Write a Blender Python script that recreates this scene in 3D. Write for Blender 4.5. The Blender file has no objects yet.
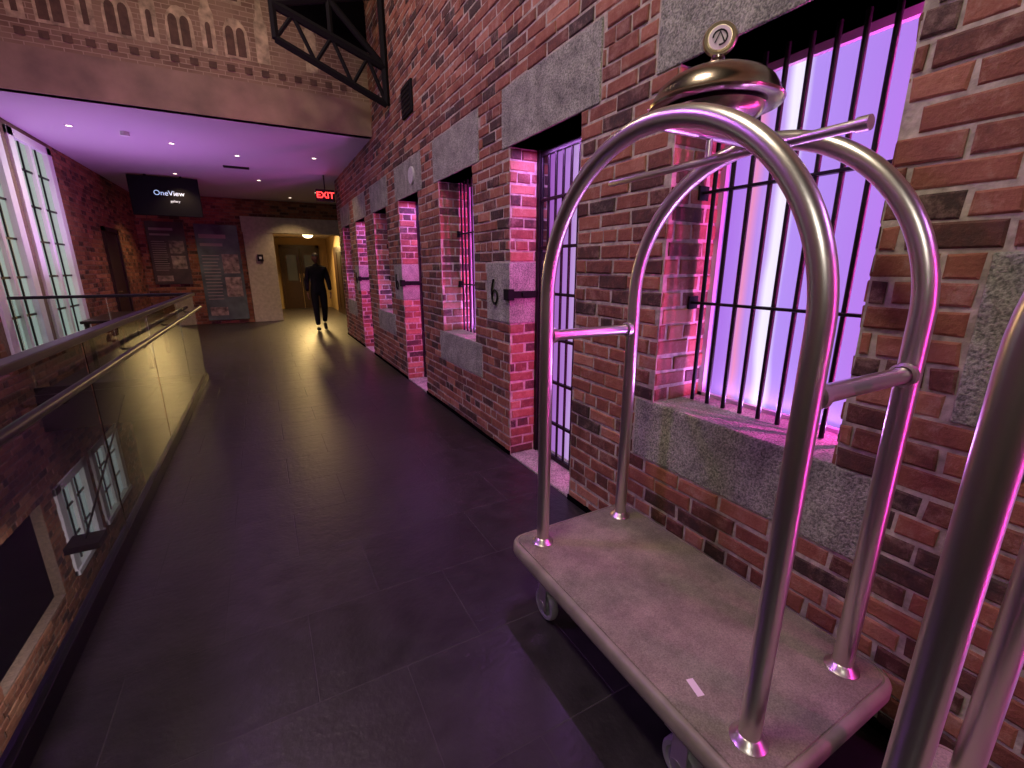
import bpy, bmesh, math, random
from mathutils import Vector, Matrix
random.seed(7)
S=bpy.context.scene
COL=S.collection
H=1.45
C=2.24/30          # brick course
WX=1.58; DEP=0.335 # right wall face, reveal depth

# ---------------------------------------------------------------- helpers
def new_mat(name):
    m=bpy.data.materials.new(name); m.use_nodes=True
    nt=m.node_tree; b=nt.nodes['Principled BSDF']
    return m,nt,b
def simple(name,col,rough=.5,metal=0,emis=None,es=0,noise=0,nscale=20,bump=0,spec=None):
    m,nt,b=new_mat(name)
    b.inputs['Base Color'].default_value=(*col,1); b.inputs['Roughness'].default_value=rough
    b.inputs['Metallic'].default_value=metal
    if spec is not None: b.inputs['Specular IOR Level'].default_value=spec
    if emis: b.inputs['Emission Color'].default_value=(*emis,1); b.inputs['Emission Strength'].default_value=es
    if noise or bump:
        tc=nt.nodes.new('ShaderNodeTexCoord'); n=nt.nodes.new('ShaderNodeTexNoise')
        n.inputs['Scale'].default_value=nscale; n.inputs['Detail'].default_value=6
        nt.links.new(tc.outputs['Object'],n.inputs['Vector'])
        if noise:
            r=nt.nodes.new('ShaderNodeValToRGB')
            r.color_ramp.elements[0].position=.3; r.color_ramp.elements[1].position=.7
            r.color_ramp.elements[0].color=(*[max(0,c*(1-noise)) for c in col],1)
            r.color_ramp.elements[1].color=(*[c*(1+noise) for c in col],1)
            nt.links.new(n.outputs['Fac'],r.inputs['Fac']); nt.links.new(r.outputs['Color'],b.inputs['Base Color'])
        if bump:
            bp=nt.nodes.new('ShaderNodeBump'); bp.inputs['Strength'].default_value=bump; bp.inputs['Distance'].default_value=.01
            nt.links.new(n.outputs['Fac'],bp.inputs['Height']); nt.links.new(bp.outputs['Normal'],b.inputs['Normal'])
    return m
def mesh_obj(name,verts,faces,mat,parent=None,smooth=False):
    me=bpy.data.meshes.new(name); me.from_pydata(verts,[],faces); me.update()
    if mat: me.materials.append(mat)
    if smooth:
        for p in me.polygons: p.use_smooth=True
    o=bpy.data.objects.new(name,me); COL.objects.link(o)
    if parent: o.parent=parent
    return o
def empty(name,loc=(0,0,0)):
    e=bpy.data.objects.new(name,None); e.location=loc; e.empty_display_size=.1; COL.objects.link(e); return e
BF=[(0,3,2,1),(4,5,6,7),(0,1,5,4),(1,2,6,5),(2,3,7,6),(3,0,4,7)]
def bv(lo,hi):
    x0,y0,z0=lo;x1,y1,z1=hi
    return [(x0,y0,z0),(x1,y0,z0),(x1,y1,z0),(x0,y1,z0),(x0,y0,z1),(x1,y0,z1),(x1,y1,z1),(x0,y1,z1)]
def boxes(name,lst,mat,parent=None,bevel=0):
    V=[];F=[]
    for lo,hi in lst:
        n=len(V); V+=bv(lo,hi); F+=[tuple(i+n for i in f) for f in BF]
    o=mesh_obj(name,V,F,mat,parent)
    if bevel:
        md=o.modifiers.new('b','BEVEL'); md.width=bevel; md.segments=3; md.limit_method='ANGLE'
    return o
def box(name,lo,hi,mat,parent=None,bevel=0): return boxes(name,[(lo,hi)],mat,parent,bevel)
def tubes(name,paths,mat,parent=None,seg=20):
    V=[];F=[]
    for pts,r,closed in paths:
        pts=[Vector(p) for p in pts]; n=len(pts)
        rs=r if isinstance(r,(list,tuple)) else [r]*n
        base=len(V); prev=None
        for i,p in enumerate(pts):
            if closed: t=(pts[(i+1)%n]-pts[i-1]).normalized()
            else: t=(pts[min(i+1,n-1)]-pts[max(i-1,0)]).normalized()
            if prev is None:
                a=Vector((0,0,1)) if abs(t.z)<.9 else Vector((1,0,0))
                u=t.cross(a).normalized()
            else:
                u=(prev-t*prev.dot(t)).normalized()
            prev=u; w=t.cross(u)
            for k in range(seg):
                an=2*math.pi*k/seg
                V.append(tuple(p+(u*math.cos(an)+w*math.sin(an))*rs[i]))
        m=n if closed else n-1
        for i in range(m):
            j=(i+1)%n
            for k in range(seg):
                k2=(k+1)%seg
                F.append((base+i*seg+k,base+i*seg+k2,base+j*seg+k2,base+j*seg+k))
        if not closed:
            F.append(tuple(base+k for k in range(seg))[::-1]); F.append(tuple(base+(n-1)*seg+k for k in range(seg)))
    o=mesh_obj(name,V,F,mat,parent,True)
    md=o.modifiers.new('e','EDGE_SPLIT'); md.split_angle=math.radians(50)
    return o
def lathe(name,prof,mat,parent=None,seg=48,loc=(0,0,0),axis='Z'):
    V=[];F=[]
    for r,z in prof:
        for k in range(seg):
            a=2*math.pi*k/seg
            v=(r*math.cos(a),r*math.sin(a),z)
            if axis=='X': v=(v[2],v[0],v[1])
            if axis=='Y': v=(v[1],v[2],v[0])
            V.append((v[0]+loc[0],v[1]+loc[1],v[2]+loc[2]))
    for i in range(len(prof)-1):
        for k in range(seg):
            k2=(k+1)%seg
            F.append((i*seg+k,i*seg+k2,(i+1)*seg+k2,(i+1)*seg+k))
    o=mesh_obj(name,V,F,mat,parent,True)
    md=o.modifiers.new('e','EDGE_SPLIT'); md.split_angle=math.radians(40)
    return o
def area(name,loc,target,size,power,col,sy=None,parent=None):
    l=bpy.data.lights.new(name,'AREA'); l.energy=power; l.color=col; l.size=size
    if sy: l.shape='RECTANGLE'; l.size_y=sy
    o=bpy.data.objects.new(name,l); COL.objects.link(o); o.location=loc
    d=Vector(target)-Vector(loc); o.rotation_euler=d.to_track_quat('-Z','Y').to_euler()
    if parent: o.parent=parent
    return o
def spot(name,loc,target,power,col,ang=100,blend=.6,r=.05,parent=None):
    l=bpy.data.lights.new(name,'SPOT'); l.energy=power; l.color=col; l.spot_size=math.radians(ang); l.spot_blend=blend; l.shadow_soft_size=r
    o=bpy.data.objects.new(name,l); COL.objects.link(o); o.location=loc
    d=Vector(target)-Vector(loc); o.rotation_euler=d.to_track_quat('-Z','Y').to_euler()
    if parent: o.parent=parent
    return o

# ---------------------------------------------------------------- materials
def brick_mat(name,stops,smear=(.44,.35,.28)):
    m,nt,b=new_mat(name)
    N=nt.nodes; L=nt.links
    at=N.new('ShaderNodeAttribute'); at.attribute_name='rnd'
    tc=N.new('ShaderNodeTexCoord')
    n1=N.new('ShaderNodeTexNoise'); n1.inputs['Scale'].default_value=16; n1.inputs['Detail'].default_value=9; n1.inputs['Roughness'].default_value=.7
    n2=N.new('ShaderNodeTexNoise'); n2.inputs['Scale'].default_value=90; n2.inputs['Detail'].default_value=5
    L.new(tc.outputs['Object'],n1.inputs['Vector']); L.new(tc.outputs['Object'],n2.inputs['Vector'])
    ma=N.new('ShaderNodeMath'); ma.operation='MULTIPLY_ADD'; ma.inputs[1].default_value=.9; ma.inputs[2].default_value=-.45
    L.new(n1.outputs['Fac'],ma.inputs[0])
    ad=N.new('ShaderNodeMath'); ad.operation='ADD'; L.new(at.outputs['Fac'],ad.inputs[0]); L.new(ma.outputs[0],ad.inputs[1])
    r=N.new('ShaderNodeValToRGB'); cr=r.color_ramp
    while len(cr.elements)<len(stops): cr.elements.new(.5)
    for e,(p,c) in zip(cr.elements,stops): e.position=p; e.color=(*c,1)
    L.new(ad.outputs[0],r.inputs['Fac'])
    n3=N.new('ShaderNodeTexNoise'); n3.inputs['Scale'].default_value=8; n3.inputs['Detail'].default_value=10; n3.inputs['Roughness'].default_value=.8
    L.new(tc.outputs['Object'],n3.inputs['Vector'])
    r3=N.new('ShaderNodeValToRGB'); r3.color_ramp.elements[0].position=.52; r3.color_ramp.elements[1].position=.76
    r3.color_ramp.elements[0].color=(0,0,0,1); r3.color_ramp.elements[1].color=(.6,.6,.6,1)
    L.new(n3.outputs['Fac'],r3.inputs['Fac'])
    mx=N.new('ShaderNodeMix'); mx.data_type='RGBA'; L.new(r3.outputs['Color'],mx.inputs['Factor'])
    L.new(r.outputs['Color'],mx.inputs['A']); mx.inputs['B'].default_value=(*smear,1)
    L.new(mx.outputs['Result'],b.inputs['Base Color'])
    b.inputs['Roughness'].default_value=.72
    bp=N.new('ShaderNodeBump'); bp.inputs['Strength'].default_value=.85; bp.inputs['Distance'].default_value=.008
    sm=N.new('ShaderNodeMath'); sm.operation='ADD'; L.new(n1.outputs['Fac'],sm.inputs[0]); 
    s2=N.new('ShaderNodeMath'); s2.operation='MULTIPLY'; s2.inputs[1].default_value=.4; L.new(n2.outputs['Fac'],s2.inputs[0]); L.new(s2.outputs[0],sm.inputs[1])
    L.new(sm.outputs[0],bp.inputs['Height']); L.new(bp.outputs['Normal'],b.inputs['Normal'])
    return m
M_brick=brick_mat('brick_red',[(0.0,(.05,.027,.022)),(.22,(.12,.042,.030)),(.45,(.23,.075,.046)),(.75,(.33,.120,.070)),(1.0,(.44,.20,.125))])
M_brick2=brick_mat('brick_brown',[(0.0,(.05,.025,.012)),(.3,(.16,.06,.025)),(.6,(.26,.10,.045)),(1.0,(.36,.17,.08))],(.30,.19,.10))
M_mortar=simple('mortar',(.44,.38,.31),.9,noise=.35,nscale=30,bump=.8)
M_mortar2=simple('mortar_dark',(.20,.14,.09),.9,noise=.3,nscale=30)
def granite():
    m,nt,b=new_mat('granite'); N=nt.nodes;L=nt.links
    tc=N.new('ShaderNodeTexCoord')
    v=N.new('ShaderNodeTexNoise'); v.inputs['Scale'].default_value=120; v.inputs['Detail'].default_value=4
    w=N.new('ShaderNodeTexNoise'); w.inputs['Scale'].default_value=7; w.inputs['Detail'].default_value=10; w.inputs['Roughness'].default_value=.65
    L.new(tc.outputs['Object'],v.inputs['Vector']);L.new(tc.outputs['Object'],w.inputs['Vector'])
    r=N.new('ShaderNodeValToRGB'); r.color_ramp.elements[0].position=.34; r.color_ramp.elements[1].position=.60
    r.color_ramp.elements[0].color=(.16,.17,.14,1); r.color_ramp.elements[1].color=(.46,.46,.39,1)
    L.new(v.outputs['Fac'],r.inputs['Fac'])
    r2=N.new('ShaderNodeValToRGB'); r2.color_ramp.elements[0].position=.3;r2.color_ramp.elements[0].color=(.5,.5,.5,1); r2.color_ramp.elements[1].position=.7;r2.color_ramp.elements[1].color=(1.25,1.25,1.2,1)
    L.new(w.outputs['Fac'],r2.inputs['Fac'])
    mx=N.new('ShaderNodeMix'); mx.data_type='RGBA'; mx.blend_type='MULTIPLY'; mx.inputs['Factor'].default_value=1
    L.new(r.outputs['Color'],mx.inputs['A']);L.new(r2.outputs['Color'],mx.inputs['B']);L.new(mx.outputs['Result'],b.inputs['Base Color'])
    ad=N.new('ShaderNodeMath'); ad.operation='MULTIPLY_ADD'; ad.inputs[1].default_value=2.5; L.new(w.outputs['Fac'],ad.inputs[0]); L.new(v.outputs['Fac'],ad.inputs[2])
    bp=N.new('ShaderNodeBump'); bp.inputs['Strength'].default_value=.7; bp.inputs['Distance'].default_value=.010
    L.new(ad.outputs[0],bp.inputs['Height']);L.new(bp.outputs['Normal'],b.inputs['Normal'])
    b.inputs['Roughness'].default_value=.75
    return m
M_gran=granite()
def slate():
    m,nt,b=new_mat('slate_tile'); N=nt.nodes;L=nt.links
    tc=N.new('ShaderNodeTexCoord'); mp=N.new('ShaderNodeMapping'); 
    L.new(tc.outputs['Object'],mp.inputs['Vector'])
    br=N.new('ShaderNodeTexBrick'); br.inputs['Scale'].default_value=1; br.inputs['Brick Width'].default_value=.61; br.inputs['Row Height'].default_value=.46
    br.inputs['Mortar Size'].default_value=.0026; br.inputs['Mortar Smooth'].default_value=.3; br.offset=.5
    br.inputs['Color1'].default_value=(.020,.016,.020,1); br.inputs['Color2'].default_value=(.028,.023,.028,1); br.inputs['Mortar'].default_value=(.048,.041,.046,1)
    L.new(mp.outputs['Vector'],br.inputs['Vector'])
    n=N.new('ShaderNodeTexNoise'); n.inputs['Scale'].default_value=9; n.inputs['Detail'].default_value=9; n.inputs['Roughness'].default_value=.6
    L.new(mp.outputs['Vector'],n.inputs['Vector'])
    mx=N.new('ShaderNodeMix'); mx.data_type='RGBA'; mx.blend_type='MULTIPLY'; mx.inputs['Factor'].default_value=.7
    rr=N.new('ShaderNodeValToRGB'); rr.color_ramp.elements[0].position=.3; rr.color_ramp.elements[0].color=(.45,.45,.45,1); rr.color_ramp.elements[1].position=.7; rr.color_ramp.elements[1].color=(1.3,1.3,1.3,1)
    L.new(n.outputs['Fac'],rr.inputs['Fac']); L.new(br.outputs['Color'],mx.inputs['A']); L.new(rr.outputs['Color'],mx.inputs['B'])
    L.new(mx.outputs['Result'],b.inputs['Base Color'])
    r2=N.new('ShaderNodeMapRange'); r2.inputs['To Min'].default_value=.27; r2.inputs['To Max'].default_value=.48; L.new(n.outputs['Fac'],r2.inputs['Value'])
    ra_=N.new('ShaderNodeMath'); ra_.operation='MULTIPLY_ADD'; ra_.inputs[1].default_value=.35; L.new(br.outputs['Fac'],ra_.inputs[0]); L.new(r2.outputs['Result'],ra_.inputs[2]); L.new(ra_.outputs[0],b.inputs['Roughness'])
    n4=N.new('ShaderNodeTexNoise'); n4.inputs['Scale'].default_value=38; n4.inputs['Detail'].default_value=6; L.new(mp.outputs['Vector'],n4.inputs['Vector'])
    m4=N.new('ShaderNodeMath'); m4.operation='MULTIPLY_ADD'; m4.inputs[1].default_value=.5; L.new(n4.outputs['Fac'],m4.inputs[0]); L.new(n.outputs['Fac'],m4.inputs[2])
    bp=N.new('ShaderNodeBump'); bp.inputs['Strength'].default_value=.5; bp.inputs['Distance'].default_value=.007
    su=N.new('ShaderNodeMath'); su.operation='SUBTRACT'; L.new(m4.outputs[0],su.inputs[0]); L.new(br.outputs['Fac'],su.inputs[1])
    L.new(su.outputs[0],bp.inputs['Height']); L.new(bp.outputs['Normal'],b.inputs['Normal'])
    return m
M_floor=slate()
M_black=simple('black_iron',(.012,.010,.012),.45,.6,bump=.2,nscale=60)
M_trussm=simple('truss_paint',(.006,.005,.006),.8,0,spec=.2)
M_darksteel=simple('dark_steel',(.02,.018,.02),.4,.7)
M_railm=simple('rail_steel',(.035,.03,.035),.35,.8)
M_ceil=simple('ceiling_plaster',(.62,.57,.60),.85)
M_darkceil=simple('dark_ceiling',(.004,.003,.004),.95,spec=0)
M_white=simple('white_paint',(.78,.80,.76),.5)
def steel():
    m,nt,b=new_mat('brushed_steel'); N=nt.nodes;L=nt.links
    b.inputs['Base Color'].default_value=(.74,.70,.65,1); b.inputs['Metallic'].default_value=1
    tc=N.new('ShaderNodeTexCoord'); n=N.new('ShaderNodeTexNoise'); n.inputs['Scale'].default_value=300; n.inputs['Detail'].default_value=3
    L.new(tc.outputs['Object'],n.inputs['Vector'])
    r=N.new('ShaderNodeMapRange'); r.inputs['To Min'].default_value=.27; r.inputs['To Max'].default_value=.35
    L.new(n.outputs['Fac'],r.inputs['Value']); L.new(r.outputs['Result'],b.inputs['Roughness'])
    return m
M_steel=steel()
M_bronze=simple('bell_bronze',(.36,.29,.23),.24,1)
M_gold=simple('knob_gold',(.60,.50,.32),.3,1)
def deck():
    m,nt,b=new_mat('deck_laminate'); N=nt.nodes;L=nt.links
    tc=N.new('ShaderNodeTexCoord')
    a=N.new('ShaderNodeTexNoise'); a.inputs['Scale'].default_value=6; a.inputs['Detail'].default_value=12; a.inputs['Roughness'].default_value=.75
    c=N.new('ShaderNodeTexNoise'); c.inputs['Scale'].default_value=220
    L.new(tc.outputs['Object'],a.inputs['Vector']); L.new(tc.outputs['Object'],c.inputs['Vector'])
    r=N.new('ShaderNodeValToRGB'); e=r.color_ramp.elements; e[0].position=.34; e[0].color=(.15,.132,.098,1); e[1].position=.64; e[1].color=(.31,.275,.205,1)
    L.new(a.outputs['Fac'],r.inputs['Fac'])
    mx=N.new('ShaderNodeMix'); mx.data_type='RGBA'; mx.blend_type='OVERLAY'; mx.inputs['Factor'].default_value=.6
    L.new(r.outputs['Color'],mx.inputs['A']); L.new(c.outputs['Fac'],mx.inputs['B']); L.new(mx.outputs['Result'],b.inputs['Base Color'])
    b.inputs['Roughness'].default_value=.75
    bp=N.new('ShaderNodeBump'); bp.inputs['Strength'].default_value=.3; bp.inputs['Distance'].default_value=.003
    L.new(c.outputs['Fac'],bp.inputs['Height']);L.new(bp.outputs['Normal'],b.inputs['Normal'])
    return m
M_deck=deck()
M_bumper=simple('bumper_vinyl',(.27,.24,.18),.45,noise=.2,nscale=12)
M_rubber=simple('wheel_rubber',(.26,.26,.26),.5)
M_hub=simple('wheel_hub',(.5,.5,.5),.3,.9)
M_tag=simple('paper_tag',(.85,.75,.8),.5)
M_glass,nt,b=new_mat('rail_glass')
b.inputs['Base Color'].default_value=(.74,.79,.79,1); b.inputs['Transmission Weight'].default_value=1; b.inputs['Roughness'].default_value=.01; b.inputs['IOR'].default_value=1.25
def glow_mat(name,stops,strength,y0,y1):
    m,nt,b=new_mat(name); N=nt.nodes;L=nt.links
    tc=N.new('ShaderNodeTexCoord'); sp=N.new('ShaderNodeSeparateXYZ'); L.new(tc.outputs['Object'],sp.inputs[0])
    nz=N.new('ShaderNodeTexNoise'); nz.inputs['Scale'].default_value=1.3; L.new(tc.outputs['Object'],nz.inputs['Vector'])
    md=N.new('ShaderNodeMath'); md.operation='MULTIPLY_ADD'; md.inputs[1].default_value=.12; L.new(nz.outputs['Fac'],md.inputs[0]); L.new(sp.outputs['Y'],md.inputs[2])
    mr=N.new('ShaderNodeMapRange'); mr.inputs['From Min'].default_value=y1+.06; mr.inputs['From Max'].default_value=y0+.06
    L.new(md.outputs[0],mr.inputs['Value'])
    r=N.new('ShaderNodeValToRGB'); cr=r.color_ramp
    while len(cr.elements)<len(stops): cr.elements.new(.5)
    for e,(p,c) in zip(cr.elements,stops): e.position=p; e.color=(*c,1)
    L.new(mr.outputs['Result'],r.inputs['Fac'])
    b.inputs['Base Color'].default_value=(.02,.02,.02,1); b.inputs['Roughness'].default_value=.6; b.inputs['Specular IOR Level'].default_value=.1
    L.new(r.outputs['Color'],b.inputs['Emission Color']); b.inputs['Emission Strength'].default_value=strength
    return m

# ---------------------------------------------------------------- brick builder
class Bricks:
    def __init__(s): s.V=[];s.F=[];s.R=[]
    def panel(s,O,U,V,N,u0,u1,v0,v1,holes=(),ph=0.0,L=.215):
        O=Vector(O);U=Vector(U);V=Vector(V);N=Vector(N)
        k0=int(round(v0/C)); k1=int(math.ceil(v1/C-1e-4))
        flip=(U.cross(V)).dot(N)<0
        for k in range(k0,k1):
            za=k*C; zb=min(za+C,v1); zm=(za+zb)/2
            iv=[(u0,u1)]
            for h in holes:
                if h[2]<zm<h[3]:
                    nv=[]
                    for a,b_ in iv:
                        if h[1]<=a or h[0]>=b_: nv.append((a,b_)); continue
                        if h[0]>a: nv.append((a,h[0]))
                        if h[1]<b_: nv.append((h[1],b_))
                    iv=nv
            head=(k%6==3)
            l=L/2 if head else L
            off=ph+(L*.5 if k%2 else 0)+(L*.25 if head else 0)+random.uniform(-.02,.02)
            i0=int(math.floor((u0-off)/l))-1; i1=int(math.ceil((u1-off)/l))+1
            wob=random.uniform(-.0015,.0015)
            for a,b_ in iv:
                for i in range(i0,i1):
                    p=max(off+i*l,a); q=min(off+(i+1)*l,b_)
                    if q-p<.035: continue
                    g=.0068
                    j=lambda e=.0026: random.uniform(-e,e)
                    pa,qa=p+g+j(.0035),q-g+j(.0035); zl,zh=za+g*.92+j()+wob,zb-g*.92+j()+wob
                    if zh-zl<.02: continue
                    d=.0050+random.uniform(-.003,.005); c=.006
                    base=len(s.V)
                    cs=[(pa,zl),(qa,zl),(qa,zh),(pa,zh)]
                    js=[(j(.0035),j(.0026)) for _ in range(4)]
                    for (x,z),(a1,a2) in zip(cs,js): s.V.append(tuple(O+U*(x+a1)+V*(z+a2)-N*.004))
                    for (x,z),(a1,a2) in zip(cs,js):
                        s.V.append(tuple(O+U*(x+a1)+V*(z+a2)+N*(d-c*.6)))
                    for (x,z),(a1,a2),(sx,sz) in zip(cs,js,((1,1),(-1,1),(-1,-1),(1,-1))):
                        s.V.append(tuple(O+U*(x+a1+sx*c)+V*(z+a2+sz*c)+N*(d+j(.0015))))
                    f=[]
                    for t in range(4):
                        t2=(t+1)%4
                        f.append((t,t2,t2+4,t+4)); f.append((t+4,t2+4,t2+8,t+8))
                    f.append((8,9,10,11))
                    rv=min(1,max(0,random.gauss(.52,.24))) if random.random()>.10 else random.uniform(0,.15)
                    for ff in f:
                        ff=tuple(base+n for n in ff)
                        s.F.append(ff[::-1] if flip else ff); s.R.append(rv)
    def make(s,name,mat,parent):
        o=mesh_obj(name,s.V,s.F,mat,parent)
        at=o.data.attributes.new('rnd','FLOAT','FACE'); at.data.foreach_set('value',s.R)
        return o

# ---------------------------------------------------------------- right wall
PER=2.86
zs=11*C; zt=30*C; zl=35*C; WTOP=6.0
Y0w=-3.0; Y1w=10.6
wins=[(.68+PER*k,1.475+PER*k) for k in range(-1,4)]
doors=[(2.12+PER*k,2.915+PER*k) for k in range(-1,3)]
wins=[w for w in wins if w[0]>Y0w+.3]
wall=empty('wall_right')
holes=[(a,b_,zs,zt) for a,b_ in wins]+[(a,b_,-.01,zt) for a,b_ in doors]
gr=[]
for a,b_ in wins: gr+=[(a-.13,b_+.11,7*C,zs),(a-.13,b_+.13,zt,zl)]
for a,b_ in doors: gr+=[(a-.15,b_+.11,zt,zl),(b_,b_+.38,14*C,20*C)]
core=[]
op=sorted([(a,b_,zs) for a,b_ in wins]+[(a,b_,0) for a,b_ in doors])
y=Y0w
for a,b_,s0 in op:
    core.append(((WX,y,0),(WX+DEP,a,zt)))
    if s0>0: core.append(((WX,a,0),(WX+DEP,b_,zs-.001)))
    y=b_
core.append(((WX,y,0),(WX+DEP,Y1w,zt))); core.append(((WX,Y0w,zt),(WX+DEP,Y1w,WTOP)))
boxes('mortar_core',core,M_mortar,wall)
B=Bricks()
B.panel((WX,0,0),(0,1,0),(0,0,1),(-1,0,0),Y0w,Y1w,0,WTOP,holes+gr)
for a,b_,s0 in op:
    gl=[(WX-.01,WX+DEP,14*C,20*C)] if s0==0 else []
    B.panel((0,b_,0),(1,0,0),(0,0,1),(0,-1,0),WX-.004,WX+DEP,s0,zt,gl,ph=WX)
    B.panel((0,a,0),(1,0,0),(0,0,1),(0,1,0),WX-.004,WX+DEP,s0,zt,[],ph=WX)
B.panel((0,Y1w,0),(1,0,0),(0,0,1),(0,1,0),WX-.004,WX+DEP,0,3.19,[],ph=WX)
B.make('brick_courses',M_brick,wall)
gb=[]
for a,b_ in wins:
    gb.append(((WX-.008,a-.125,7*C+.006),(WX+.1,b_+.105,zs)))
    gb.append(((WX-.006,a+.001,zs-.03),(WX+DEP,b_-.001,zs+.004)))
    gb.append(((WX-.008,a-.125,zt),(WX+DEP,b_+.125,zl-.006)))
for a,b_ in doors:
    gb.append(((WX-.008,a-.145,zt),(WX+DEP,b_+.105,zl-.006)))
    gb.append(((WX-.010,b_-.008,14*C+.004),(WX+DEP-.01,b_+.375,20*C-.006)))
    gb.append(((WX,a+.001,-.02),(WX+DEP,b_-.001,.012)))
boxes('granite_blocks',gb,M_gran,wall,bevel=.006)
boxes('base_groove',[((WX-.012,y0,0),(WX,y1,.035)) for y0,y1 in
      [(Y0w,doors[0][0]),(doors[0][1],doors[1][0]),(doors[1][1],doors[2][0]),(doors[2][1],doors[3][0]),(doors[3][1],Y1w)]],M_darkceil,wall)

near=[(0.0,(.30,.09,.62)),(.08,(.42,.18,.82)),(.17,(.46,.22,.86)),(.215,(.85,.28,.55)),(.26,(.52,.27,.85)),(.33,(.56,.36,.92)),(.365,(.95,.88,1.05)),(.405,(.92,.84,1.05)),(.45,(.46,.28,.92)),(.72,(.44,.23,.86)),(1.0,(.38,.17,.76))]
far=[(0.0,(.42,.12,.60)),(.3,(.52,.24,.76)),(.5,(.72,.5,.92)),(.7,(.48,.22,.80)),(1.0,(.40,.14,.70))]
BX=WX+.20
M_lil=simple('frame_lilac',(.5,.45,.55),.4)
for n,(a,b_) in enumerate(wins):
    w=empty('window_%d'%(n+1))
    mg=glow_mat('glow_w%d'%n,near if n<2 else far,1.0,a,b_)
    box('lit_pane',(WX+DEP-.006,a+.03,zs+.02),(WX+DEP+.01,b_-.03,zt-.02),mg,w)
    t=.03
    boxes('frame',[((WX+DEP-.03,a,zs),(WX+DEP+.02,a+t,zt)),((WX+DEP-.03,b_-t,zs),(WX+DEP+.02,b_,zt)),((WX+DEP-.03,a,zs),(WX+DEP+.02,b_,zs+.022)),((WX+DEP-.03,a,zt-.03),(WX+DEP+.02,b_,zt))],M_lil,w)
    P=[]; nb=9
    for i in range(nb):
        yy=a+.06+(b_-a-.12)*i/(nb-1)
        P.append((((BX,yy,zs+.008),(BX,yy,zt)),.0095,False))
    tubes('bars',P,M_black,w,10)
    hb=[]
    for z in (zs+.47,zs+.95):
        hb.append(((BX-.014,a,z-.006),(BX+.014,b_,z+.006)))
        hb.append(((BX-.03,b_-.012,z-.03),(BX+.03,b_,z+.03))); hb.append(((BX-.03,a,z-.03),(BX+.03,a+.012,z+.03)))
    boxes('cross_bars',hb,M_black,w,.002)
    box('added_light_housing',(WX+DEP-.055,a+.001,zs+.03),(WX+DEP-.03,a+.016,zt-.04),M_black,w)  # invented housing for the added jamb light
    area('added_jamb_light',(WX+DEP-.045,a+.02,(zs+zt)/2),(WX+DEP-.12,b_,(zs+zt)/2),.02,15,(1,.06,.60),1.3,w)  # added strip light, turns the reveal bricks magenta
    area('added_sill_light',(WX+DEP-.04,(a+b_)/2,zs+.03),(WX+.12,(a+b_)/2,zt),.6,8,(.65,.24,1),.02,w)  # added light at the sill, brightens the lintel underside
for n,(a,b_) in enumerate(doors):
    w=empty('door_%d'%(n+1))
    mg=glow_mat('glow_d%d'%n,far,.8,a,b_)
    box('lit_panel',(WX+DEP-.006,a+.002,.012),(WX+DEP+.01,b_-.002,zt),mg,w)
    P=[]
    nb=9
    for i in range(nb):
        yy=a+.05+(b_-a-.10)*i/(nb-1)
        P.append((((BX+.03,yy,.02),(BX+.03,yy,zt-.03)),.010,False))
    tubes('grille_bars',P,M_black,w,10)
    hb=[((BX+.01,a+.005,.012),(BX+.05,a+.045,zt-.001)),((BX+.01,b_-.045,.012),(BX+.05,b_-.01,zt-.001))]
    for z in (.02,.30,.62,.94,1.26,1.58,1.90,zt-.05):
        hb.append(((BX+.018,a+.01,z),(BX+.042,b_-.02,z+.035 if z in(.02,zt-.05) else z+.02)))
    boxes('grille_frame',hb,M_black,w,.002)
    area('added_jamb_light',(WX+.16,a+.012,zt/2),(WX+.20,b_,zt/2),.02,10,(1,.06,.60),1.9,w)  # added strip light, colours the door reveal magenta
    box('added_light_housing',(WX+.145,a+.001,.15),(WX+.175,a+.01,zt-.1),M_black,w)  # invented housing for the added door light
    area('added_head_light',(WX+.15,(a+b_)/2,zt-.02),(WX+.05,(a+b_)/2,0),.6,8,(.65,.24,1),.02,w)  # added violet light under the lintel, brightens the doorway
    boxes('bolt_strap',[((WX+.02,b_-.028,1.235),(BX+.06,b_-.009,1.285)),((WX-.03,b_-.03,1.22),(WX+.02,b_+.05,1.30)),((WX+.08,b_-.05,1.245),(WX+.11,b_-.02,1.275))],M_trussm,w,.003)
    hk=[]
    cy=b_+.21; cz=1.235
    for i in range(25):
        t=-.5*math.pi+ 2*math.pi*i/20
        hk.append((WX-.022,cy+.045*math.cos(t)*1.0,cz+.05*math.sin(t)))
    s6=[(WX-.022,cy+.048-.06*(i/8)**1.6+.03*(i/8),cz+.01+.12*(i/8)) for i in range(9)]
    tubes('iron_hook',[(hk,.008,False),(s6,.008,False),(((WX-.03,cy,cz-.05),(WX-.005,cy,cz-.05)),.012,False)],M_black,w,8)
pq=empty('wall_plaque'); lathe('disc',[(0,-.02),(.085,-.02),(.09,-.012),(.09,0)],simple('plaque_face',(.55,.56,.52),.5,noise=.2,nscale=40),pq,28,(WX-.008,5.13,2.42),'X')

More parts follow.
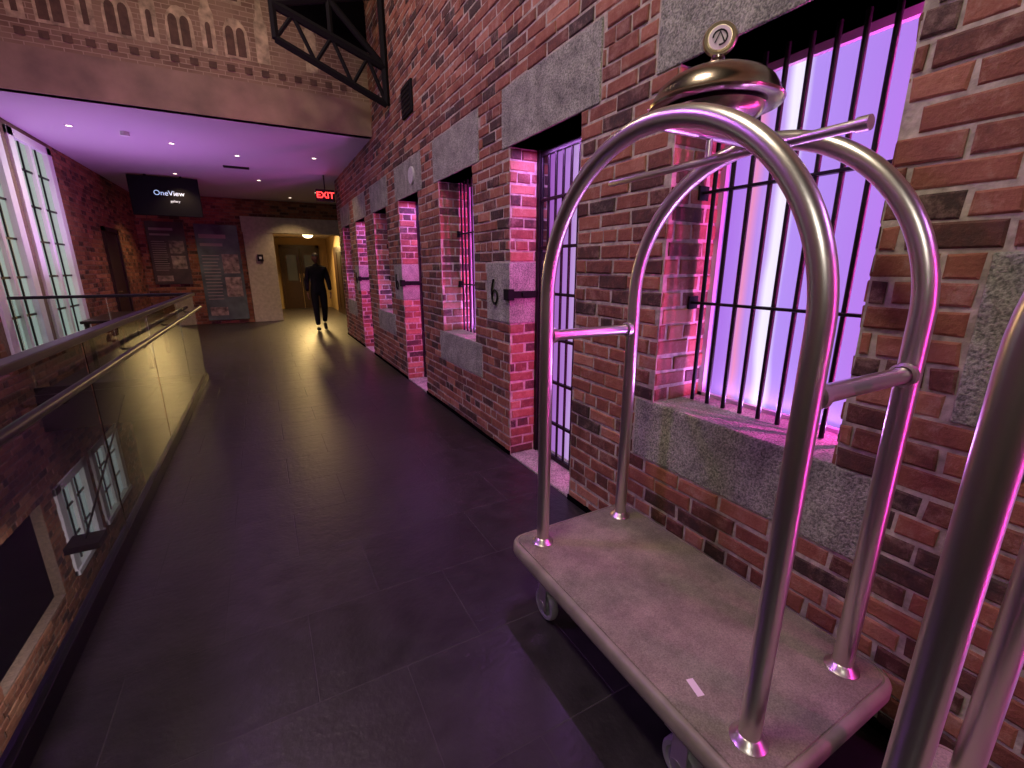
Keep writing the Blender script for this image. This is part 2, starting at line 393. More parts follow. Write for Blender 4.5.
# ---------------------------------------------------------------- floors / shell
YB=14.3; XL=-2.5; XR=2.6; CZ=3.19; YF=7.1; RX=-.83
boxes('floor',[((RX,-3,-.3),(WX,YF,0)),((XL-.3,YF,-.3),(XR,YB,0)),((.3,YB,-.3),(2.6,18.7,0)),((WX,-3,-.3),(WX+DEP,YF,-.001))],M_floor)
M_low=simple('lower_floor',(.10,.08,.09),.3)
box('floor_lower',(XL-.3,-3,-4.0),(WX+.4,YB,-3.8),M_low)
box('ceiling',(XL-.3,6.9,CZ),(XR+.2,YB,CZ+.15),M_ceil)
box('ceiling_upper',(XL-.4,-3.2,WTOP),(WX+.5,7.2,WTOP+.1),M_darkceil)
PX0,PX1,PZ=.42,2.2,2.36
wb=empty('wall_back')
boxes('core',[((XL-.3,YB,0),(PX0,YB+.3,CZ)),((PX1,YB,0),(XR+.2,YB+.3,CZ)),((PX0,YB,PZ),(PX1,YB+.3,CZ))],M_mortar2,wb)
Bb=Bricks()
Bb.panel((0,YB,0),(1,0,0),(0,0,1),(0,-1,0),XL,XR,0,CZ,[(-.28,PX1+.2,-.1,2.76)])
Bb.make('brick_courses',M_brick2,wb)
M_lime=simple('portal_stone',(.44,.41,.33),.7,noise=.15,nscale=15,bump=.2)
boxes('trim_1',[((-.28,YB-.05,0),(PX0,YB+.02,PZ)),((PX1,YB-.05,0),(PX1+.2,YB+.02,PZ)),((-.30,YB-.07,PZ),(PX1+.22,YB+.02,2.76))],M_lime,None,.01)
box('wall_side',(XR,Y1w-.2,0),(XR+.2,YB,CZ),M_brick2)
box('wall_return',(WX+DEP-.02,Y1w-.3,0),(XR+.2,Y1w-.02,CZ),M_mortar2)
M_tan=simple('tan_wall',(.32,.22,.11),.7)
boxes('wall_corridor',[((.2,YB+.3,0),(.42,18.6,2.5)),((2.25,YB+.3,0),(2.45,18.6,2.5)),((.2,18.5,0),(2.45,18.7,2.5))],M_tan)
box('ceiling_corridor',(.2,YB+.28,2.5),(2.45,18.7,2.6),M_ceil)
M_wood=simple('dark_wood',(.03,.014,.008),.35,noise=.3,nscale=12)
dd=empty('door_5')
boxes('leaves',[((.75,18.42,0),(1.31,18.47,2.15)),((1.33,18.42,0),(1.89,18.47,2.15))],M_wood,dd,.006)
boxes('casing',[((.66,18.40,0),(.75,18.5,2.24)),((1.89,18.40,0),(1.98,18.5,2.24)),((.66,18.40,2.15),(1.98,18.5,2.24))],M_wood,dd)
M_paneg=simple('door_pane',(.03,.025,.015),.2,emis=(1,.75,.4),es=.02)
boxes('panes',[((.87,18.41,1.0),(1.19,18.425,1.9)),((1.45,18.41,1.0),(1.77,18.425,1.9))],M_paneg,dd)
tubes('push_bars',[(((1.25,18.38,.95),(1.25,18.38,1.25)),.012,False),(((1.39,18.38,.95),(1.39,18.38,1.25)),.012,False)],M_gold,dd,10)
dd=empty('door_6')
box('leaf',(2.2,14.75,0),(2.249,16.4,2.1),M_wood,dd,.005)
boxes('panels',[((2.185,14.9,.2),(2.2,15.5,1.95)),((2.185,15.65,.2),(2.2,16.28,1.95))],M_wood,dd,.01)
M_lamp=simple('lamp_glow',(1,.9,.7),.3,emis=(1,.74,.35),es=9)
lp=empty('ceiling_lamp')
lathe('dome',[(0,-.11),(.08,-.10),(.14,-.06),(.17,0)],M_lamp,lp,24,(1.5,16.6,2.5))
lathe('ring',[(.17,-.02),(.19,-.02),(.19,0),(.17,0)],M_gold,lp,24,(1.5,16.6,2.5))
area('bulb',(1.4,16.4,2.36),(1.3,15.2,0),.5,130,(1,.66,.24),None,lp)

# left wall
wl=empty('wall_left')
lw=[(5.0,6.5),(6.85,7.95),(8.15,9.5)]
LWZ=(.45,3.12)
lowz=(-2.3,-1.1)
doorL=(11.3,12.3,0,2.2)
cores=[];y=-3
for a,b_ in lw:
    cores.append(((XL-.3,y,-3.8),(XL,a,WTOP)))
    cores+= [((XL-.3,a,-3.8),(XL,b_,lowz[0])),((XL-.3,a,lowz[1]),(XL,b_,LWZ[0])),((XL-.3,a,LWZ[1]),(XL,b_,WTOP))]
    y=b_
cores.append(((XL-.3,y,-3.8),(XL,YB,CZ)))
boxes('core',cores,M_mortar2,wl)
Bl=Bricks()
hl=[(a-.1,b_+.1,LWZ[0]-.1,LWZ[1]+.1) for a,b_ in lw]+[(a,b_,*lowz) for a,b_ in lw]+[doorL]
Bl.panel((XL,0,0),(0,1,0),(0,0,1),(1,0,0),4,YB,-2.99,CZ,hl)
Bl.make('brick_courses',M_brick2,wl)
M_day=simple('window_daylight',(.02,.03,.03),.3,emis=(.42,.52,.46),es=.62)
M_dim=simple('window_dim',(.02,.03,.03),.3,emis=(.34,.40,.40),es=.45)
def lwin(n,a,b_,z0,z1,nx,nz,pm):
    w=empty('window_%d'%n)
    box('pane',(XL-.05,a,z0),(XL-.03,b_,z1),pm,w)
    L=[((XL-.12,a,z0),(XL+.03,a+.16,z1)),((XL-.12,b_-.16,z0),(XL+.03,b_,z1)),((XL-.12,a,z0),(XL+.05,b_,z0+.07)),((XL-.12,a,z1-.1),(XL+.03,b_,z1)),
       ((XL-.04,(a+b_)/2-.04,z0),(XL+.01,(a+b_)/2+.04,z1))]
    D=[]
    for i in range(1,nz):
        z=z0+(z1-z0)*i/nz; D.append(((XL-.032,a+.16,z-.013),(XL-.015,b_-.16,z+.013)))
    for i in range(1,nx):
        y=a+.16+(b_-a-.32)*i/nx; D.append(((XL-.031,y-.012,z0+.07),(XL-.014,y+.012,z1-.1)))
    boxes('frame',L,M_white,w,.004)
    boxes('muntins',D,M_darksteel,w)
k=6
for a,b_ in lw:
    lwin(k,a,b_,*LWZ,4,6,M_day); k+=1
for a,b_ in lw[1:]:
    lwin(k,a,b_,*lowz,4,3,M_dim); k+=1
box('pane_blank',(XL-.2,lw[0][0],lowz[0]),(XL-.1,lw[0][1],lowz[1]),M_darkceil,wl)
dl=empty('door_7')
box('leaf',(XL-.02,11.38,0),(XL+.02,12.22,2.12),M_wood,dl,.004)
boxes('casing',[((XL-.02,11.3,0),(XL+.05,11.38,2.2)),((XL-.02,12.22,0),(XL+.05,12.3,2.2)),((XL-.02,11.3,2.12),(XL+.05,12.3,2.2))],M_wood,dl)
tubes('handle',[(((XL+.06,11.48,1.0),(XL+.06,11.60,1.0)),.012,False),(((XL+.01,11.48,1.0),(XL+.06,11.48,1.0)),.012,False)],M_gold,dl,10)
box('wall_front',(XL-.3,-3.2,-3.8),(WX+.5,-3,WTOP),M_mortar2)
box('wall_lower',(RX+.3,-3,-3.8),(RX+.5,YF,-.3),M_darkceil)
box('wall_lower_back',(XL-.3,10.5,-3.8),(RX+.5,10.7,-.3),M_darkceil)

# mural fascia
def mural():
    m,nt,b=new_mat('mural_print'); N=nt.nodes;L=nt.links
    tc=N.new('ShaderNodeTexCoord'); mp=N.new('ShaderNodeMapping'); mp.inputs['Rotation'].default_value=(math.radians(90),0,0)
    L.new(tc.outputs['Object'],mp.inputs['Vector'])
    br=N.new('ShaderNodeTexBrick'); br.inputs['Scale'].default_value=1; br.inputs['Brick Width'].default_value=.15; br.inputs['Row Height'].default_value=.05; br.inputs['Mortar Size'].default_value=.005
    br.inputs['Color1'].default_value=(.26,.16,.10,1); br.inputs['Color2'].default_value=(.16,.09,.055,1); br.inputs['Mortar'].default_value=(.38,.28,.19,1)
    L.new(mp.outputs['Vector'],br.inputs['Vector'])
    n=N.new('ShaderNodeTexNoise'); n.inputs['Scale'].default_value=2.2; n.inputs['Detail'].default_value=8; L.new(tc.outputs['Object'],n.inputs['Vector'])
    r=N.new('ShaderNodeValToRGB'); e=r.color_ramp.elements; e[0].position=.4; e[0].color=(0,0,0,1); e[1].position=.65; e[1].color=(.7,.7,.7,1); L.new(n.outputs['Fac'],r.inputs['Fac'])
    mx=N.new('ShaderNodeMix'); mx.data_type='RGBA'; L.new(r.outputs['Color'],mx.inputs['Factor']); L.new(br.outputs['Color'],mx.inputs['A']); mx.inputs['B'].default_value=(.30,.21,.13,1)
    L.new(mx.outputs['Result'],b.inputs['Base Color']); b.inputs['Roughness'].default_value=.8
    return m
M_mur=mural()
M_cream=simple('mural_cream',(.42,.32,.20),.8,noise=.45,nscale=14)
M_sep=simple('mural_sepia',(.10,.055,.035),.8,noise=.3,nscale=14)
mu=empty('wall_mural')
box('board',(XL-.3,6.9,CZ+.42),(WX,7.0,WTOP),M_mur,mu)
box('plain_band',(XL-.3,6.88,CZ-.0),(WX,7.0,CZ+.42),simple('mural_band',(.27,.18,.12),.7,noise=.3,nscale=3),mu)
def arch(V,F,x,z,w,h,y):
    n=len(V); pts=[(x-w/2,z),(x+w/2,z)]
    for i in range(9):
        a=math.pi*i/8; pts.append((x+w/2*math.cos(a),z+h-w*.8+w*.8*math.sin(a)))
    for p in pts: V.append((p[0],y,p[1]))
    F.append(tuple(range(n,n+len(pts))))
V1=[];F1=[];V2=[];F2=[]
x=-2.35
while x<1.35:
    n=len(V1); w=.07
    V1+=[(x-w,6.893,3.84),(x+w,6.893,3.84),(x+w,6.893,4.25),(x+w*.6,6.893,4.32),(x,6.893,4.75),(x-w*.6,6.893,4.32),(x-w,6.893,4.25)]; F1.append(tuple(range(n,n+7)))
    if x<.1:
        arch(V1,F1,x+.27,3.84,.26,.42,6.893)
        arch(V2,F2,x+.21,3.87,.085,.30,6.889); arch(V2,F2,x+.32,3.87,.085,.30,6.889)
        arch(V2,F2,x,3.90,.05,.26,6.889)
        arch(V1,F1,x+.27,4.4,.2,.5,6.893); arch(V2,F2,x+.27,4.43,.13,.4,6.889)
    for q in (.0,.18,.36):
        n=len(V2); V2+=[(x+q-.04,6.889,3.70),(x+q+.04,6.889,3.70),(x+q+.04,6.889,3.77),(x+q-.04,6.889,3.77)]; F2.append((n,n+1,n+2,n+3))
    x+=.54
mesh_obj('print_cream',V1,F1,M_cream,mu); mesh_obj('print_sepia',V2,F2,M_sep,mu)

# steel truss bracket near the wall
tr=empty('steel_truss')
def rod(a,b_,r): return ((a,b_),r,False)
ty=5.87
A=(.43,ty,4.05);Bp=(1.54,ty,3.68);Cc=(.43,ty,3.74);D=(1.54,ty,3.30)
lerp=lambda a,b_,t: tuple(a[i]+(b_[i]-a[i])*t for i in range(3))
P=[rod(A,Bp,.045),rod(Cc,D,.038),rod(Cc,(.43,ty,6.0),.038),rod(D,(1.54,ty,6.0),.04),rod((.43,ty,4.75),(1.54,ty,4.38),.045)]
for i in range(3):
    P.append(rod(lerp(Cc,D,i/3),lerp(A,Bp,(i+.5)/3),.022)); P.append(rod(lerp(A,Bp,(i+.5)/3),lerp(Cc,D,(i+1)/3),.022))
P.append(rod((.43,ty,4.75),(1.54,ty,3.68),.035)); P.append(rod((.43,ty,4.05),(1.54,ty,4.38),.035)); P.append(rod((.98,ty,3.86),(.98,ty,4.56),.03))
tubes('members',P,M_trussm,tr,6)
P=[rod((-2.5,ty,5.2),(1.56,ty,5.2),.04),rod((-2.5,ty,5.8),(1.56,ty,5.8),.04)]
for i in range(10):
    P.append(rod((-2.5+.4*i,ty,5.2 if i%2 else 5.8),(-2.1+.4*i,ty,5.8 if i%2 else 5.2),.02))
tubes('roof_chords',P,M_trussm,tr,6)
mesh_obj('dark_backing',[(.55,6.80,4.50),(1.575,6.80,4.12),(1.575,6.86,4.12),(.55,6.86,4.50),(.55,6.80,6),(1.575,6.80,6),(1.575,6.86,6),(.55,6.86,6)],BF,M_darkceil,tr)
vb=empty('wall_vent')
box('housing',(WX-.03,4.97,3.00),(WX,5.33,3.30),M_trussm,vb,.01)
boxes('louvres',[((WX-.036,5.0,3.03+.045*i),(WX-.03,5.30,3.045+.045*i)) for i in range(6)],M_darksteel,vb)

# ---------------------------------------------------------------- ceiling fixtures
M_dl=simple('downlight_glow',(1,.95,.9),.3,emis=(1,.80,.62),es=6)
for (x,y,pw) in [(-1.9,8.2,6),(-.9,8.6,6),(-.1,9.0,7),(1.0,8.6,7),(-1.2,11.2,16),(.2,11.2,12),(1.4,12.3,30),(-1.5,12.9,26),(.9,13.5,26)]:
    d=empty('downlight',(x,y,CZ))
    lathe('trim_ring',[(.032,-.004),(.048,-.006),(.05,0)],M_white,d,20)
    lathe('lens',[(0.0,-.002),(.032,-.002)],M_dl,d,20)
    spot('bulb',(0,0,-.03),(0,0,-2),pw*3,(1,.64,.32),110,.7,.05,d)
d=empty('added_window_fill',(-1.35,8.2,CZ)); lathe('can',[(0,-.05),(.05,-.05),(.05,0)],M_white,d,20)  # added spot, brightens the left window frames
spot('bulb',(0,0,-.07),(-1.15,.2,-1.5),60,(1,.97,.92),120,.8,.05,d)
dv=empty('ceiling_vent')
boxes('slats',[((-.35+.0,9.9+.05*i,CZ-.012),(.05,9.92+.05*i,CZ)) for i in range(4)],M_darksteel,dv)

ex=empty('exit_sign',(1.30,10.0,2.82))
M_exit=simple('exit_case',(.03,.01,.01),.4)
M_exr=simple('exit_red',(1,.02,.02),.4,emis=(1,.03,.03),es=5)
box('case',(-.17,-.025,-.11),(.17,.025,.11),M_exit,ex,.006)
tubes('stem',[(((0,0,.11),(0,0,.37)),.012,False)],M_exit,ex,10)
cu=bpy.data.curves.new('letters','FONT'); cu.body='EXIT'; cu.size=.16; cu.align_x='CENTER'; cu.align_y='CENTER'; cu.extrude=.003; cu.offset=.002; cu.materials.append(M_exr)
t=bpy.data.objects.new('letters',cu); COL.objects.link(t); t.parent=ex; t.location=(0,-.029,0); t.rotation_euler=(math.radians(90),0,0)
sc=empty('wall_screen',(-1.44,11.5,2.80))
M_scr=simple('screen_black',(.004,.004,.007),.5,spec=.15)
box('panel',(-.56,-.03,-.36),(.56,.03,.36),M_scr,sc,.008)
boxes('hangers',[((-.3,-.02,.36),(-.26,.02,.385)),((.26,-.02,.36),(.30,.02,.385))],M_darksteel,sc)
for tx,sz,x,z,c in [('OneView',.13,.06,.02,(.45,.65,1)),('gallery',.06,.14,-.10,(.6,.65,.8))]:
    cu=bpy.data.curves.new('caption','FONT'); cu.body=tx; cu.size=sz; cu.align_x='CENTER'; cu.materials.append(simple('caption_'+tx,(.5,.6,.8),.4,emis=c,es=.8))
    t=bpy.data.objects.new('caption',cu); COL.objects.link(t); t.parent=sc; t.location=(x,-.033,z); t.rotation_euler=(math.radians(90),0,0)
def poster(name,x0,x1,z0,z1,bg,seed,Y=YB-.03):
    random.seed(seed)
    p=empty(name)
    box('board',(x0,Y-.02,z0),(x1,Y+.01,z1),bg,p,.004)
    W=x1-x0;Hh=z1-z0; L=[]
    for i in range(14):
        z=z1-.32*Hh-i*.035*Hh; L.append(((x0+.08*W,Y-.024,z),(x0+(.42+random.random()*.06)*W,Y-.02,z+.008*Hh)))
    L.append(((x0+.08*W,Y-.024,z1-.14*Hh),(x0+.7*W,Y-.02,z1-.10*Hh))); L.append(((x0+.08*W,Y-.024,z1-.22*Hh),(x0+.6*W,Y-.02,z1-.19*Hh)))
    boxes('text_lines',L,simple('poster_text',(.28,.26,.22),.6),p)
    boxes('photos',[((x0+.54*W,Y-.024,z1-.5*Hh),(x0+.93*W,Y-.02,z1-.30*Hh)),((x0+.54*W,Y-.024,z1-.75*Hh),(x0+.93*W,Y-.02,z1-.54*Hh)),((x0+.08*W,Y-.024,z0+.05*Hh),(x0+.5*W,Y-.02,z0+.14*Hh))],simple('poster_photo',(.22,.19,.15),.5,noise=.8,nscale=9),p)
poster('history_poster',-2.32,-1.55,1.05,2.55,simple('poster_dark',(.05,.038,.03),.4,noise=.5,nscale=4),1)
poster('display_panel',-1.34,-.40,.10,2.52,simple('poster_teal',(.07,.11,.10),.4,noise=.5,nscale=3),2,YB-.06)
bx=empty('thermostat'); box('case',(-.02,YB-.085,1.62),(.12,YB-.05,1.80),M_black,bx,.004); box('dial',(.02,YB-.092,1.68),(.08,YB-.085,1.74),M_white,bx)

tb=empty('side_table',(-1.9,9.0,0))
box('top',(-.35,-.8,.70),(.35,.8,.74),M_wood,tb,.006)
boxes('legs',[((sx*.3-.025,sy*.72-.025,0),(sx*.3+.025,sy*.72+.025,.70)) for sx in(-1,1) for sy in(-1,1)],M_wood,tb)

# ---------------------------------------------------------------- railing
ra=empty('glass_railing')
gp=[];st=1.45
y=-2.9
while y<YF-.2:
    y2=min(y+st,YF-.01)
    gp.append(((RX+.012,y+.006,.06),(RX+.026,y2-.006,1.10))); y=y2
x=RX
while x>XL+.3:
    x2=max(x-.83,XL+.02); gp.append(((x2+.006,YF+.012,.06),(x-.006,YF+.026,1.10))); x=x2
boxes('glass_panels',gp,M_glass,ra)
boxes('base_channel',[((RX-.005,-2.9,0),(RX+.045,YF+.03,.085)),((XL,YF,.0),(RX,YF+.045,.085))],M_darksteel,ra,.003)
boxes('cap_rail',[((RX-.012,-2.9,1.105),(RX+.050,YF+.05,1.14)),((XL,YF-.012,1.105),(RX-.012,YF+.05,1.14))],M_railm,ra,.006)
tubes('hand_rail',[(((RX+.10,-2.8,.965),(RX+.10,YF-.1,.965)),.019,False)],M_railm,ra,16)
br=[];y=-2.0
while y<YF-.3:
    br.append((((RX+.10,y,.95),(RX+.085,y,.93),(RX+.02,y,.93)),.007,False)); y+=st
tubes('rail_brackets',br,M_darksteel,ra,8)
boxes('slab_fascia',[((RX-.03,-2.99,-.45),(RX,YF,.0)),((XL,YF-.03,-.45),(RX,YF,0.0))],M_darksteel,ra)

# ---------------------------------------------------------------- luggage carts
def cart(name,cx,cy,tag=True):
    e=empty(name,(cx,cy,0))
    lx,ly=.225,.493; R=.0265; zc=1.33; zd=.268
    P=[]
    for sx in(-1,1):
        pts=[(sx*lx,ly,zd),(sx*lx,ly,zd+.5),(sx*lx,ly,zc-.05)]
        for i in range(49):
            a=math.pi*i/48; pts.append((sx*lx,ly*math.cos(a),zc+ly*math.sin(a)))
        pts+=[(sx*lx,-ly,zc-.05),(sx*lx,-ly,zd+.5),(sx*lx,-ly,zd)]
        P.append((pts,R,False))
    for sy in(-1,1): P.append((((-lx,sy*ly,1.19),(lx,sy*ly,1.19)),.021,False))
    P.append((((-lx,0,zc+ly),(lx,0,zc+ly)),.017,False))
    tubes('hoop_frame',P,M_steel,e,32)
    rodp=[((0,.43,1.752),(0,.425,1.752),(0,-.385,1.752),(0,-.40,1.752)),[.006,.010,.0125,.010],False]
    tubes('hanger_rod',[tuple(rodp),(((0,0,1.752),(0,0,1.83)),.009,False),(((0,-.385,1.752),(0,-.41,1.752)),.016,False)],M_steel,e,20)
    for sx in(-1,1):
        for sy in(-1,1):
            lathe('foot_flange',[(.046,0),(.046,.006),(.036,.014),(.030,.024),(.026,.026)],M_steel,e,32,(sx*lx,sy*ly,zd))
            lathe('bar_collar',[(.024,-.012),(.030,-.010),(.030,.010),(.024,.012)],M_steel,e,24,(sx*(lx-.03),sy*ly,1.19),'X')
    hx,hy,rc=.345,.602,.075
    def loop(ins,z):
        pts=[]
        for (qx,qy,a0) in((1,1,0),(-1,1,90),(-1,-1,180),(1,-1,270)):
            for i in range(9):
                a=math.radians(a0+90*i/8)
                pts.append((qx*(hx-rc)+(rc-ins)*math.cos(a),qy*(hy-rc)+(rc-ins)*math.sin(a),z))
        return pts
    prof=[(.03,.205),(.012,.206),(.003,.212),(0,.222),(0,.250),(.004,.260),(.012,.267),(.020,.268),(.022,.265),(.026,.265)]
    V=[];F=[]
    for ins,z in prof: V+=loop(ins,z)
    n=36
    for i in range(len(prof)-1):
        for k in range(n): F.append((i*n+k,i*n+(k+1)%n,(i+1)*n+(k+1)%n,(i+1)*n+k))
    F.append(tuple(range(n))[::-1])
    F.append(tuple((len(prof)-1)*n+k for k in range(n)))
    mesh_obj('deck_edge',V,F,M_bumper,e,True).modifiers.new('e','EDGE_SPLIT').split_angle=math.radians(45)
    V=loop(.024,.2645)+loop(.026,.2695); F=[tuple(range(n,2*n))]+[(k,(k+1)%n,n+(k+1)%n,n+k) for k in range(n)]
    mesh_obj('deck_top',V,F,M_deck,e)
    for sx in(-1,1):
        for sy in(-1,1):
            x,y=sx*.265,sy*.36
            if sx<0: x=-.285
            box('caster_plate',(x-.05,y-.04,.197),(x+.05,y+.04,.206),M_steel,e,.003)
            boxes('caster_fork',[((x-.028,y-.03,.055),(x-.023,y+.025,.18)),((x+.023,y-.03,.055),(x+.028,y+.025,.18)),((x-.028,y-.035,.172),(x+.028,y+.03,.197))],M_steel,e,.003)
            lathe('caster_wheel',[(.0,-.018),(.03,-.018),(.03,-.012),(.045,-.012),(.05,-.017),(.062,-.017),(.068,-.009),(.068,.009),(.062,.017),(.05,.017),(.045,.012),(.03,.012),(.03,.018),(0,.018)],M_rubber,e,36,(x,y+.0,.068),'X')
            lathe('caster_hub',[(.0,-.034),(.014,-.033),(.022,-.029),(.022,.029),(.014,.033),(0,.034)],M_hub,e,20,(x,y,.068),'X')
    zb=1.878; q=1.12
    lathe('bell_base',[(0,-.045),(.03,-.045),(.06,-.042),(.10,-.032),(.128,-.014),(.138,.0),(.12,.004),(0,.004)],M_bronze,e,48,(0,0,zb))
    lathe('bell_post',[(.012,-.06),(.012,-.04)],M_steel,e,16,(0,0,zb))
    dome=[(.0,.012),(.10,.012),(.150,.006),(.158,.010),(.160,.016),(.156,.022),(.151,.026),(.147,.040),(.135,.062),(.115,.080),(.088,.094),(.062,.101),(.060,.106),(.035,.110),(.016,.113),(.010,.117),(.010,.128),(.016,.132),(.016,.138),(0,.142)]
    lathe('bell_dome',[(r*q,z) for r,z in dome],M_bronze,e,64,(0,0,zb))
    k=empty('bell_knob',(0,0,zb+.180)); k.parent=e; k.rotation_euler=(0,0,math.radians(40))
    lathe('knob_disc',[(0,-.010),(.030,-.010),(.032,-.006),(.040,-.008),(.044,0),(.040,.008),(.032,.006),(.030,.010),(0,.010)],M_gold,k,40,(0,0,0),'X')
    lathe('knob_face',[(0,-.0115),(.029,-.0115),(.029,-.0095)],M_tag,k,30,(0,0,0),'X')
    tubes('knob_emblem',[([(-.0125,.018*math.cos(t*.4),.018*math.sin(t*.4)) for t in range(13)],.0022,False),(((-.0125,-.012,-.012),(-.0125,.0,.014),(-.0125,.012,-.012)),.002,False)],M_black,k,6)
    if tag:
        g=box('paper_tag',(-.011,-.028,.2697),(.011,.028,.2705),M_tag,e); g.location=(-.222,-.325,0); g.rotation_euler=(0,0,math.radians(-15))
    return e
cart('luggage_cart',1.185,.975)
cart('luggage_cart.001',1.060,-.320,False)

# ---------------------------------------------------------------- person
M_coat=simple('coat_cloth',(.008,.008,.011),.9,spec=.2)
M_skin=simple('skin',(.15,.075,.05),.6); M_hair=simple('hair',(.010,.008,.006),.6); M_shoe=simple('shoe_leather',(.01,.01,.01),.3)
def skin(name,verts,edges,rad,mat,parent,root=0,sub=2):
    me=bpy.data.meshes.new(name); me.from_pydata(verts,edges,[]); me.materials.append(mat)
    o=bpy.data.objects.new(name,me); COL.objects.link(o); o.parent=parent
    md=o.modifiers.new('Skin','SKIN'); md.use_smooth_shade=True
    sv=me.skin_vertices[0].data
    for i,r in enumerate(rad):
        sv[i].radius=(r,r) if not isinstance(r,tuple) else r
        sv[i].use_root=(i==root)
    sb=o.modifiers.new('Sub','SUBSURF'); sb.levels=sub; sb.render_levels=sub
    return o
pe=empty('person',(1.16,11.7,0))
V=[(0,0,.95),(0,0,1.10),(0,.0,1.28),(0,0,1.42),(0,-.005,1.50),(0,-.015,1.56),
   (-.17,0,1.42),(-.235,.03,1.15),(-.245,-.06,.92),(.17,0,1.42),(.235,-.03,1.15),(.245,-.12,.93),
   (-.095,0,.90),(-.10,-.13,.52),(-.10,-.22,.13),(.095,0,.90),(.10,-.02,.50),(.10,.22,.17)]
E=[(0,1),(1,2),(2,3),(3,4),(4,5),(3,6),(6,7),(7,8),(3,9),(9,10),(10,11),(0,12),(12,13),(13,14),(0,15),(15,16),(16,17)]
Rr=[(.16,.12),(.155,.11),(.18,.125),(.15,.10),.06,.055,.085,.060,.042,.085,.060,.042,.105,.075,.056,.105,.075,.056]
body=skin('body',V,E,Rr,M_coat,pe)
def shoe(x,y,z,rot):
    o=skin('shoe',[(0,.05,0),(0,-.04,-.005),(0,-.14,-.015),(0,-.19,-.018)],[(0,1),(1,2),(2,3)],[.045,.045,.042,.028],M_shoe,pe)
    o.location=(x,y,z); o.rotation_euler=(math.radians(rot),0,0)
shoe(-.10,-.24,.055,-8); shoe(.10,.23,.10,38)
bm=bmesh.new(); bmesh.ops.create_uvsphere(bm,u_segments=28,v_segments=20,radius=1)
for v in bm.verts:
    x,y,z=v.co
    jaw=1-.28*max(0,-z)**1.2
    v.co=Vector((x*.076*jaw,y*.098*(jaw if y<0 else 1-.2*max(0,-z)),z*.118))
    if y<-.6:
        nz=math.exp(-((z+.12)/.16)**2-(x/.16)**2); v.co.y-=.020*nz
        ey=math.exp(-((z-.06)/.10)**2)*(math.exp(-((x-.38)/.16)**2)+math.exp(-((x+.38)/.16)**2)); v.co.y+=.010*ey
        mo=math.exp(-((z+.48)/.06)**2-(x/.3)**2); v.co.y-=.005*mo
me=bpy.data.meshes.new('head'); bm.to_mesh(me); bm.free(); me.materials.append(M_skin)
for p in me.polygons: p.use_smooth=True
hd=bpy.data.objects.new('head',me); COL.objects.link(hd); hd.parent=pe; hd.location=(0,-.025,1.66)
bm=bmesh.new(); bmesh.ops.create_uvsphere(bm,u_segments=28,v_segments=18,radius=1)
bmesh.ops.delete(bm,geom=[v for v in bm.verts if (v.co.z<.25 and v.co.y<.05) or v.co.z<-.45],context='VERTS')
for v in bm.verts: v.co=Vector((v.co.x*.083,v.co.y*.105,v.co.z*.125))
me=bpy.data.meshes.new('hair'); bm.to_mesh(me); bm.free(); me.materials.append(M_hair)
for p in me.polygons: p.use_smooth=True
hr=bpy.data.objects.new('hair',me); COL.objects.link(hr); hr.parent=pe; hr.location=(0,-.02,1.665)
for sx in(-1,1):
    lathe('ear',[(0,-.008),(.014,-.008),(.020,0),(.014,.008),(0,.008)],M_skin,pe,14,(sx*.078,-.015,1.655),'X')
    box('eye',(sx*.030-.010,-.118,1.664),(sx*.030+.010,-.108,1.672),M_hair,pe,.002)
box('mouth',(-.022,-.116,1.60),(.022,-.106,1.605),simple('lip',(.2,.06,.05),.5),pe,.001)
def hand(x,y,z,sx):
    V=[(0,0,.0),(0,-.01,-.05),(0,-.015,-.085)];E=[(0,1),(1,2)];R=[(.022,.03),(.018,.036),(.014,.036)]
    skin('palm',[(x+a,y+b_,z+c) for a,b_,c in V],E,R,M_skin,pe)
    for i,l in enumerate((.070,.080,.074,.058)):
        fy=-.038+.022*i-.008
        skin('finger',[(x,y+fy,z-.085),(x-sx*.006,y+fy-.004,z-.095-l*.4),(x-sx*.018,y+fy-.006,z-.092-l*.75),(x-sx*.030,y+fy-.006,z-.09-l*.95)],[(0,1),(1,2),(2,3)],[.009,.0085,.008,.007],M_skin,pe)
    skin('thumb',[(x,y-.02,z-.03),(x-sx*.01,y-.052,z-.06),(x-sx*.012,y-.060,z-.095)],[(0,1),(1,2)],[.012,.010,.008],M_skin,pe)
hand(-.247,-.075,.895,-1); hand(.247,-.135,.905,1)

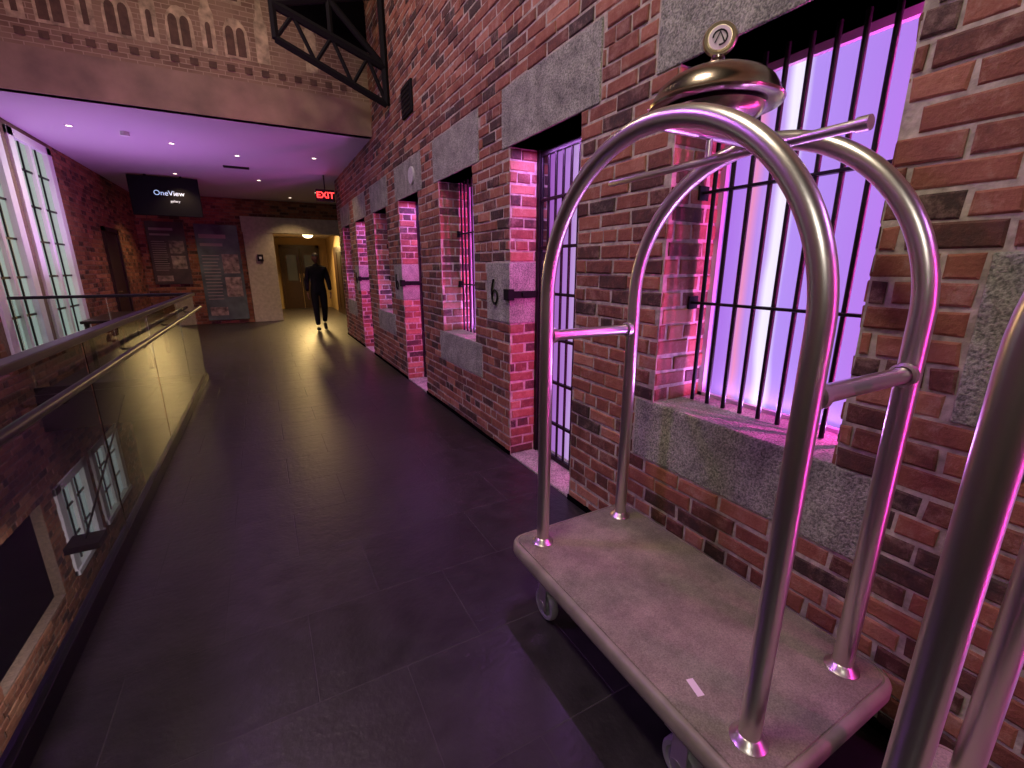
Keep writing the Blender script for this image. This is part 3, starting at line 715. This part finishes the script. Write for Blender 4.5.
# ---------------------------------------------------------------- lights
fx=empty('track_light',(-.3,1.0,5.6)); box('housing',(-.9,-.5,0),(.9,.5,.08),M_black,fx)
area('lamp',(0,0,-.02),(1.5,.2,-3.4),.9,150,(1,.84,.66),None,fx)
fx=empty('track_light.001',(-.3,4.6,5.2)); box('housing',(-.3,-.3,0),(.3,.3,.08),M_black,fx)
area('lamp',(0,0,-.02),(1.8,.2,-2.6),.6,46,(1,.78,.58),None,fx)
fx=empty('track_light.002',(-1.0,4.9,4.9)); box('housing',(-.1,-.1,0),(.1,.1,.2),M_black,fx)
spot('lamp',(0,0,-.02),(-.2,2.0,-1.2),40,(1,.72,.48),120,.8,.1,fx)
fx=empty('added_rear_fill',(-1.6,-1.6,3.4)); box('housing',(-.35,-.35,0),(.35,.35,.08),M_black,fx)  # added lamp behind the camera, brightens the cart steel
area('lamp',(0,0,-.02),(2.5,3.0,-2.0),.8,34,(1,.92,.84),None,fx)
ul=empty('added_ceiling_fill',(-1.75,8.5,.74)); lathe('can',[(0,0),(.045,0),(.045,.05),(.035,.05),(.03,.04),(0,.04)],M_black,ul,20)  # added puck lamp on the table, tints the ceiling violet
spot('lamp',(0,0,.07),(.22,-.05,2.4),170,(.66,.27,1),135,1.0,.05,ul)
pw=empty('added_floor_fill',(-2.2,3.5,4.6)); box('housing',(-.15,-.3,0),(.15,.3,.1),M_black,pw)  # added lamp out of view, tints the floor violet
area('lamp',(0,0,-.02),(1.7,-.6,-4.6),.5,95,(.55,.16,1),None,pw)
lo=empty('added_void_fill',(-1.7,5.0,-1.0)); box('housing',(-.12,-.12,0),(.12,.12,.06),M_black,lo); tubes('stem',[(((0,0,.06),(0,2.08,.9)),.01,False)],M_black,lo,8)  # added lamp, lightens the dark void below the railing
area('lamp',(0,0,-.02),(0,.4,-2),.2,35,(.9,.7,.8),None,lo)

w=bpy.data.worlds.new('World'); S.world=w; w.use_nodes=True
w.node_tree.nodes['Background'].inputs[0].default_value=(.10,.07,.12,1); w.node_tree.nodes['Background'].inputs[1].default_value=.15

# ---------------------------------------------------------------- camera
f=446.; yaw=math.radians(28.7); p=math.radians(14.6)
F=Vector((math.sin(yaw)*math.cos(p),math.cos(yaw)*math.cos(p),-math.sin(p)))
R=Vector((math.cos(yaw),-math.sin(yaw),0)); U=R.cross(F)
cd=bpy.data.cameras.new('Camera'); cd.sensor_width=36; cd.lens=f*36/1024; cd.clip_start=.02; cd.clip_end=100
co=bpy.data.objects.new('Camera',cd); COL.objects.link(co)
co.matrix_world=Matrix(((R.x,U.x,-F.x,0),(R.y,U.y,-F.y,0),(R.z,U.z,-F.z,H),(0,0,0,1)))
S.camera=co
S.view_settings.view_transform='Standard'
